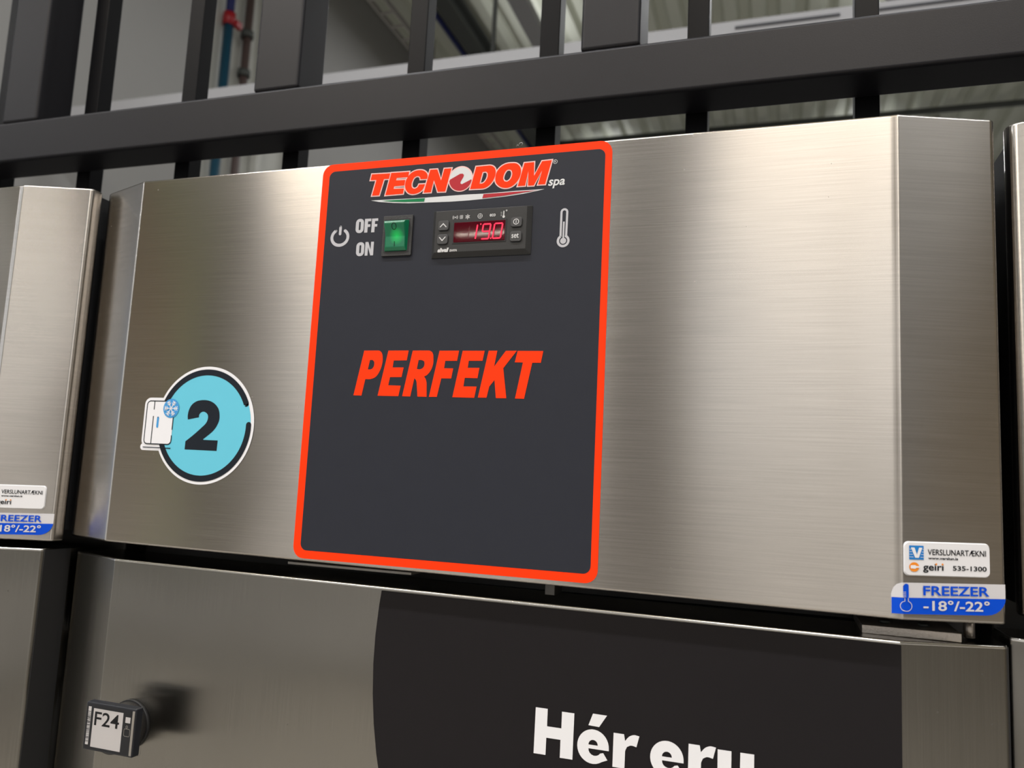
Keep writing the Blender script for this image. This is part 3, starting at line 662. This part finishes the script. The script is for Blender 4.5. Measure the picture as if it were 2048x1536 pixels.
# --- rocker switch -----------------------------------------------------------
sw = prism('power_switch', rrect(0.2302, 0.2545, 0.2243, 0.2552, 0.0008), -0.0022, 0.0, M['black_plastic'], mid, bev=0.0004, label='black switch bezel with a lit green rocker')
def rocker():
    bm = bmesh.new()
    x0, x1 = 0.2325, 0.2517
    prof = [(0.2279, -0.0018), (0.2279, -0.0032), (0.2305, -0.0044), (0.2385, -0.0046), (0.2478, -0.0078), (0.2497, -0.0070), (0.2515, -0.0018)]   # (z, y)
    ins = [0, 0.0010, 0.0016, 0.0016, 0.0016, 0.0006, 0]
    a = [bm.verts.new((x0 + i, y, z)) for (z, y), i in zip(prof, ins)]; b_ = [bm.verts.new((x1 - i, y, z)) for (z, y), i in zip(prof, ins)]
    for i in range(len(prof) - 1): bm.faces.new((a[i], a[i+1], b_[i+1], b_[i]))
    bm.faces.new(a); bm.faces.new(b_); bm.faces.new((a[0], b_[0], b_[-1], a[-1]))
    r = from_bm('rocker', bm, M['green_plastic'], sw, label='green translucent rocker, lit inside')
    return bevel_mod(r, 0.0006, 3, 12)
rocker()
box('rocker_recess', 0.2318, 0.2524, -0.00235, -0.0021, 0.2268, 0.2523, M['cavity'], sw)
def rk(x, z):                                  # rocker face
    if z > 0.2385: t = (z - 0.2385) / (0.2478 - 0.2385); y = -0.0046 - 0.0032 * t
    else: y = -0.0046 + 0.0002 * (0.2385 - z) / 0.008
    return (x, y - 0.00025, z)
decal('off_mark', M['ink'], sw, f=rk, strokes=[(mm(ell(241.9, 245.3, 1.75, 2.25, n=28)), 0.00045, True)])
decal('on_mark', M['ink'], sw, f=rk, strokes=[(mm([(241.9, 234.6), (241.9, 230.9)]), 0.00045, False, False)])

# --- temperature controller ---------------------------------------------------
ct = prism('temperature_controller', rrect(0.2707, 0.3462, 0.2212, 0.2566, 0.0006), -0.0010, 0.0, M['ctl_plastic'], mid, label='black digital temperature controller with a red display')
prism('bezel_face', [(0.2707, 0.2212), (0.3462, 0.2212), (0.3462, 0.2566), (0.2707, 0.2566)], -0.0040, -0.0010, M['ctl_plastic'], ct, bev=0.0003,
      front=[(0.2738, 0.2246), (0.3430, 0.2246), (0.3430, 0.2555), (0.2738, 0.2555)])
CY = -0.0040; DX = 0.0019; DZ = -0.0013      # the face stands proud of the label, so its prints sit slightly right of where they appear
def cx(x): return (511.3 + (x - 511.3) * 0.9923) * MM
def cz(z): return (63.0 + (z - 63.0) * 0.9923) * MM
def cc(pts): return [(cx(x), cz(z)) for x, z in pts]
box('display_rim', cx(286.0), cx(327.0), CY - 0.0003, CY, cz(231.9), cz(248.6), M['cavity'], ct)
box('display_window', cx(286.9), cx(326.2), CY - 0.0006, CY, cz(232.7), cz(247.6), M['display'], ct, bev=0.0003, label='dark red display window')
for (x0, x1, z0, z1) in ((274.5, 282.9, 242.1, 249.4), (274.3, 282.7, 231.8, 239.1), (330.4, 338.7, 241.8, 248.9), (330.2, 338.8, 231.2, 238.6)):
    prism('button_recess', rrect(cx(x0) - 0.0003, cx(x1) + 0.0003, cz(z0) - 0.0004, cz(z1) + 0.0002, 0.0020), CY - 0.0001, CY, M['cavity'], ct)
    prism('button', rrect(cx(x0), cx(x1), cz(z0), cz(z1), 0.0018), CY - 0.0011, CY, M['button'], ct, bev=0.0004)
by = CY - 0.0013
decal('up_arrow', M['icon'], ct, y=by, strokes=[(cc([(276.4, 244.6), (278.7, 247.0), (281.0, 244.6)]), 0.0007, False)])
decal('down_arrow', M['icon'], ct, y=by, strokes=[(cc([(276.2, 236.9), (278.5, 234.4), (280.8, 236.9)]), 0.0007, False)])
decal('standby_symbol', M['icon'], ct, y=by, strokes=[(cc(ell(334.5, 245.4, 1.9, n=20)), 0.0005, True), (cc([(334.5, 246.4), (334.5, 244.4)]), 0.0005, False)])
text('set_word', 'set', cx(331.6), cx(336.9), cz(233.5), cz(236.9), M['icon'], ct, y=by, offset=0.015)
iy = CY - 0.0002
def flake(cx_, cz_, r, w_=0.0003, n=6):
    return [(cc([(cx_, cz_), (cx_ + r * math.cos(math.radians(90 + 360 / n * i)), cz_ + r * math.sin(math.radians(90 + 360 / n * i)))]), w_, False) for i in range(n)] 
decal('alarm_icon', M['icon'], ct, y=iy, strokes=[(cc(ell(287.4, 251.6, r, r, s - 40, s + 40, 8)), 0.00028, False) for r in (1.2, 1.95) for s in (0, 180)], polys=[(cc(ell(287.4, 251.6, 0.5, n=10)),)])
decal('fan_icon', M['icon'], ct, y=iy, strokes=[(cc(ell(292.2 + 0.75 * math.cos(a), 251.6 + 0.85 * math.sin(a), 0.6, 0.65, n=12)), 0.00028, True) for a in (0.8, 2.37, 3.94, 5.5)])
decal('defrost_icon', M['icon'], ct, y=iy, strokes=flake(297.0, 251.5, 1.9) + [(cc(ell(297.0, 251.5, 1.2, n=16)), 0.00025, True)])
decal('compressor_icon', M['icon'], ct, y=iy, strokes=flake(306.6, 251.5, 1.6, n=4) + [(cc(ell(306.6, 251.5, 1.7, n=20)), 0.0003, True)])
text('eco_word', 'eco', cx(314.0), cx(318.4), cz(250.6), cz(252.6), M['icon'], ct, y=iy, offset=0.02)
decal('temperature_icon', M['icon'], ct, y=iy, strokes=[(cc([(324.6, 250.2), (324.6, 254.0)]), 0.0007, False), (cc(ell(326.6, 254.4, 0.45, n=10)), 0.0003, True)] + [(cc([(322.3, v), (323.4, v)]), 0.00025, False) for v in (250.8, 252.0, 253.2)], polys=[(cc(ell(324.6, 250.0, 0.95, n=14)),)])
text('maker_word', 'eliwell', cx(274.9), cx(283.7), cz(225.9), cz(229.2), M['icon'], ct, y=iy, offset=0.05, shear=0.35)
text('model_word', 'EW974', cx(284.5), cx(290.0), cz(226.0), cz(227.8), M['icon'], ct, y=iy, offset=0.03)
# seven-segment figures
def seg7(x, z, w_, h, segs, sl=0.12, t=0.00115):
    q_ = lambda u, v: (cx(x + u * w_ + sl * (v * h)), cz(z + v * h))
    g = 0.10
    A = dict(a=[(g, 1), (1 - g, 1)], b=[(1, 1 - g * .6), (1, .5 + g * .5)], c=[(1, .5 - g * .5), (1, g * .6)], d=[(g, 0), (1 - g, 0)], e=[(0, .5 - g * .5), (0, g * .6)], f=[(0, 1 - g * .6), (0, .5 + g * .5)], g=[(g, .5), (1 - g, .5)])
    return [([q_(*p) for p in A[s]], t, False) for s in segs]
strokes = seg7(301.5, 234.3, 2.6, 10.8, 'bc') + seg7(308.6, 234.2, 5.6, 10.8, 'abcdfg') + seg7(317.2, 234.2, 6.0, 10.8, 'abcdef')
decal('led_digits', M['digit'], ct, y=CY - 0.0009, strokes=strokes, polys=[(cc(ell(315.9, 234.4, 0.55, n=12)),), (cc(ell(307.8, 245.2, 0.55, n=12)),)])
decal('unlit_segments', plain('unlit_segment', (0.10, 0.004, 0.012), 0.2), ct, y=CY - 0.0008, strokes=seg7(292.6, 234.3, 5.6, 10.8, 'bcg', t=0.0006))

# --- number sticker -----------------------------------------------------------
ns = decal('number_sticker', M['white'], mid, y=-0.0004, polys=[(mm(ell(84.9, 95.5, 46.2, n=90)),), (mm(rrect(26.1, 62, 77.0, 116.4, 5.5)),), (mm(rrect(25.6, 60, 74.2, 79.6, 2.6)),)]
           + [(mm(ell(*p, 3.6, n=20)),) for p in ((122.9, 113.0), (127.2, 96.4))] + [(mm([(120, 70), (130.8, 96.4), (123, 97)]),)],
           label='round teal number 2 sticker with a small fridge drawing')
decal('teal_disc', M['teal'], ns, y=-0.00056, polys=[(mm(ell(84.9, 95.6, 43.2, n=90)),)])
a0, a1 = 24.5, 361.5
ring = [(84.8 + 41.6 * math.cos(math.radians(a0 + (a1 - a0) * i / 110)), 95.5 + 41.6 * math.sin(math.radians(a0 + (a1 - a0) * i / 110))) for i in range(111)]
decal('black_ring', M['navy'], ns, y=-0.00064, strokes=[(mm(ring), 0.0047, False)])
decal('number_two', M['navy'], ns, y=-0.00064, polys=[(mm(smooth_poly(TWO)),)])
decal('fridge_drawing', M['white'], ns, y=-0.00074, polys=[(mm(rrect(28.8, 55.3, 79.4, 113.7, 3.2)),)])
rr_ = rrect(28.8, 55.3, 79.4, 113.7, 3.2)
lo = rr_[3:7] + rr_[7:14] + rr_[14:21] + rr_[21:28]
fl = [(mm([(55.3, 86.3)] + [(55.3, 82.6)] + [(52.1 + 3.2 * math.cos(math.radians(a)), 82.6 + 3.2 * math.sin(math.radians(a))) for a in range(0, -91, -15)] + [(32.0 + 3.2 * math.cos(math.radians(a)), 82.6 + 3.2 * math.sin(math.radians(a))) for a in range(-90, -181, -15)] + [(32.0 + 3.2 * math.cos(math.radians(a)), 110.5 + 3.2 * math.sin(math.radians(a))) for a in range(180, 89, -15)] + [(50, 113.7)]), 0.0008, False),
      (mm([(55.3, 101.5), (55.3, 91.0)]), 0.0008, False, False), (mm([(35.9, 113.3), (35.9, 106.8)]), 0.0008, False, False), (mm([(35.9, 101.6), (35.9, 79.8)]), 0.0008, False, False), (mm([(28.4, 76.6), (55.6, 76.4)]), 0.0007, False, False)]
decal('fridge_lines', M['navy'], ns, y=-0.00082, strokes=fl)
decal('fridge_handle', M['sky'], ns, y=-0.00082, strokes=[(mm([(40.65, 100.2), (40.6, 93.3)]), 0.0021, False)])
decal('snow_disc', M['sky'], ns, y=-0.00092, polys=[(mm(ell(52.6, 108.05, 7.65, n=40)),)])
sf = []
for i in range(6):
    a = math.radians(60 * i); u = Vector((math.cos(a), math.sin(a))); v = Vector((-u.y, u.x)); o_ = Vector((52.6, 108.05))
    sf.append((mm([tuple(o_), tuple(o_ + u * 6.2)]), 0.00068, False))
    for d_ in (3.0, 4.6):
        for s_ in (1, -1): sf.append((mm([tuple(o_ + u * d_), tuple(o_ + u * (d_ + 1.3) + v * 1.5 * s_)]), 0.00058, False))
decal('snowflake', M['white'], ns, y=-0.0010, strokes=sf)

# --- door vinyl and lettering --------------------------------------------------
DY = 0.0125
xl = lambda z: 0.2392 + 0.33 - math.sqrt(max(0, 0.33**2 - (z + 0.062)**2))
vin = [(0.5805, -0.0205)] + [(xl(z), z) for z in [-0.0187] + [-0.03 - 0.02 * i for i in range(0, 19)]] + [(0.5805, -0.39)]
decal('door_vinyl', M['vinyl'], mid_door, y=DY - 0.0005, polys=[(vin,)], label='large black round vinyl cut off along the door fold')
def g_e(ox, oz, rx=10.35, rz=10.55):
    o_ = [(1.0, -0.02)] + [(math.cos(math.radians(a)), math.sin(math.radians(a))) for a in range(8, 316, 11)] + [(0.93, -0.67), (0.66, -0.29)] + [(0.12 + 0.40 * math.cos(math.radians(a)), -0.16 - 0.36 * math.sin(math.radians(a))) for a in range(30, 181, 22)] + [(-0.28, -0.13), (1.0, -0.13)]
    h_ = [(-0.29, 0.09), (0.30, 0.09)] + [(0.005 + 0.295 * math.cos(math.radians(a)), 0.10 + 0.29 * math.sin(math.radians(a))) for a in range(15, 180, 15)]
    t_ = lambda L_: [(ox + x * rx, oz + z * rz) for x, z in L_]
    return (t_(o_), [t_(h_)])
def g_r(dx):
    return (smooth_poly([(412.9 + dx, -92.6), (419.6 + dx, -92.6), (420.4 + dx, -96.6), (423.0 + dx, -93.6), (426.0 + dx, -92.3), (429.4 + dx, -92.6), (427.7 + dx, -99.4), (424.2 + dx, -98.9), (421.7 + dx, -100.1), (420.6 + dx, -103.2), (420.5 + dx, -113.4), (412.8 + dx, -113.4)]),)
H_ = ([(360.6, -83.7), (368.8, -83.7), (368.8, -94.7), (378.5, -94.7), (378.5, -84.2), (386.8, -84.2), (386.6, -113.0), (378.2, -113.0), (378.2, -101.9), (368.6, -101.9), (368.5, -112.7), (360.4, -112.7)],)
ac = ([(399.1, -82.7), (408.3, -82.8), (403.4, -90.5), (396.4, -90.2)],)
u_ = ([(477.5, -93.4), (485.7, -93.4), (485.7, -104.5), (487.2, -107.0), (490.8, -106.0), (490.9, -93.4), (499.0, -93.4), (499.0, -113.5), (491.5, -113.5), (491.0, -111.5), (487.0, -114.2), (481.0, -113.0), (477.6, -107.5)],)
decal('door_lettering', M['letter'], mid_door, y=DY - 0.0008, polys=[P_(g) for g in (H_, g_e(399.8, -103.0), ac, g_r(0), g_e(446.8, -103.4), g_r(47.1), u_)])

# --- hinge and small hardware in the gap -----------------------------------------
hb = box('hinge_bracket', 0.5606, 0.6150, 0.027, 0.085, -0.0180, -0.0128, M['zinc'], mid, bev=0.0005, label='zinc hinge plate on the door top')
tube_between('hinge_bolt', (0.6215, 0.040, -0.0165), (0.6215, 0.040, -0.0068), 0.0030, M['zinc'], hb, n=6)
for x in (0.575, 0.597): tube_between('plate_screw', (x, 0.042, -0.0125), (x, 0.042, -0.0108), 0.0032, M['iron'], hb)
box('slot_plate', 0.152, 0.257, 0.028, 0.05, -0.0082, -0.0062, M['galv'], mid, bev=0.0004)  # pale thin slot plate at the hood's underside
box('catch', 0.361, 0.368, 0.02, 0.04, -0.012, -0.004, M['body'], mid, bev=0.0006)
fl_ = [(0.331, 0.0005, 0.3018), (0.3322, -0.0002, 0.3030), (0.3328, 0.0, 0.3022), (0.3338, 0.0, 0.3040), (0.3352, 0.0, 0.3043), (0.3362, 0.0, 0.3034), (0.3354, 0.0, 0.3022)]

# --- electronic shelf tag held by a magnet ------------------------------------------
tg = root('price_tag', 'small square electronic tag reading F24 on the lower-left of the middle door', 'shelf label', (0.031, -0.02, -0.128))
def tcx(x): return x
box('housing', 0.0328, 0.0783, -0.0343, -0.0272, -0.1443, -0.1108, M['tag_black'], tg, bev=0.0012)
prism('clear_cover', rrect(0.0323, 0.0787, -0.1448, -0.1104, 0.0022), -0.0352, -0.0347, M['clear'], tg, bev=0.0004, label='clear plastic cover')
prism('clear_frame', rrect(0.0323, 0.0787, -0.1448, -0.1104, 0.0022), -0.0278, -0.0262, M['clear'], tg, bev=0.0004)
box('paper_display', 0.0403, 0.0672, -0.0345, -0.0342, -0.1415, -0.1148, M['screen'], tg, label='pale grey paper screen')
text('tag_number', 'F24', 0.0418, 0.0642, -0.1263, -0.1167, M['ink'], tg, y=-0.03458, offset=0.012)
decal('barcode', M['white'], tg, y=-0.0344, polys=[([(0.0353, -0.1405), (0.0380, -0.1405), (0.0380, -0.1140), (0.0353, -0.1140)],)])
z = -0.1385; lines = []
while z < -0.1165:
    t = random.choice((0.0002, 0.0003, 0.0005)); lines.append(([(0.0353, z), (0.0380, z), (0.0380, z + t), (0.0353, z + t)],)); z += t + random.choice((0.0004, 0.0006, 0.0010))
decal('barcode_bars', M['ink'], tg, y=-0.0345, polys=lines)
box('led_window', 0.0694, 0.0738, -0.0345, -0.0341, -0.1212, -0.1172, M['screen'], tg, bev=0.0002)
decal('led_outline', M['galv'], tg, y=-0.0344, strokes=[(rrect(0.0690, 0.0742, -0.1302, -0.1252, 0.001), 0.0003, True), (ell(0.0712, -0.1238, 0.0008, n=12), 0.0003, True)])
box('edge_light_guide', 0.0752, 0.0772, -0.0346, -0.0341, -0.1430, -0.1125, M['galv'], tg, bev=0.0003)
tube_between('magnet_disc', (0.0450, -0.0014, -0.1335), (0.0450, -0.0215, -0.1335), 0.0168, M['magnet'], tg, n=48)
tube_between('disc_rim', (0.0450, -0.0014, -0.1335), (0.0450, -0.0040, -0.1335), 0.0178, M['cavity'], tg, n=48)
box('clip', 0.034, 0.060, -0.0262, -0.020, -0.1200, -0.1160, M['magnet'], tg, bev=0.0008)

tg.location = (0.0182, -0.0066, -0.1331); tg.scale = (1.0267,) * 3
# a wisp of lint on the top edge of the hood
cu = [Vector(p) for p in fl_]; bm = bmesh.new(); prev = None
for i, p in enumerate(cu):
    ring = [bm.verts.new(p + Vector((0, math.cos(t), math.sin(t))) * 0.00014) for t in (0, 1.57, 3.14, 4.71)]
    if prev:
        for k in range(4): bm.faces.new((prev[k], prev[(k+1) % 4], ring[(k+1) % 4], ring[k]))
    prev = ring
tag(from_bm('lint_fibre', bm, M['white']), 'tiny pale fibre of lint on the hood edge above the red-bordered label', 'lint')
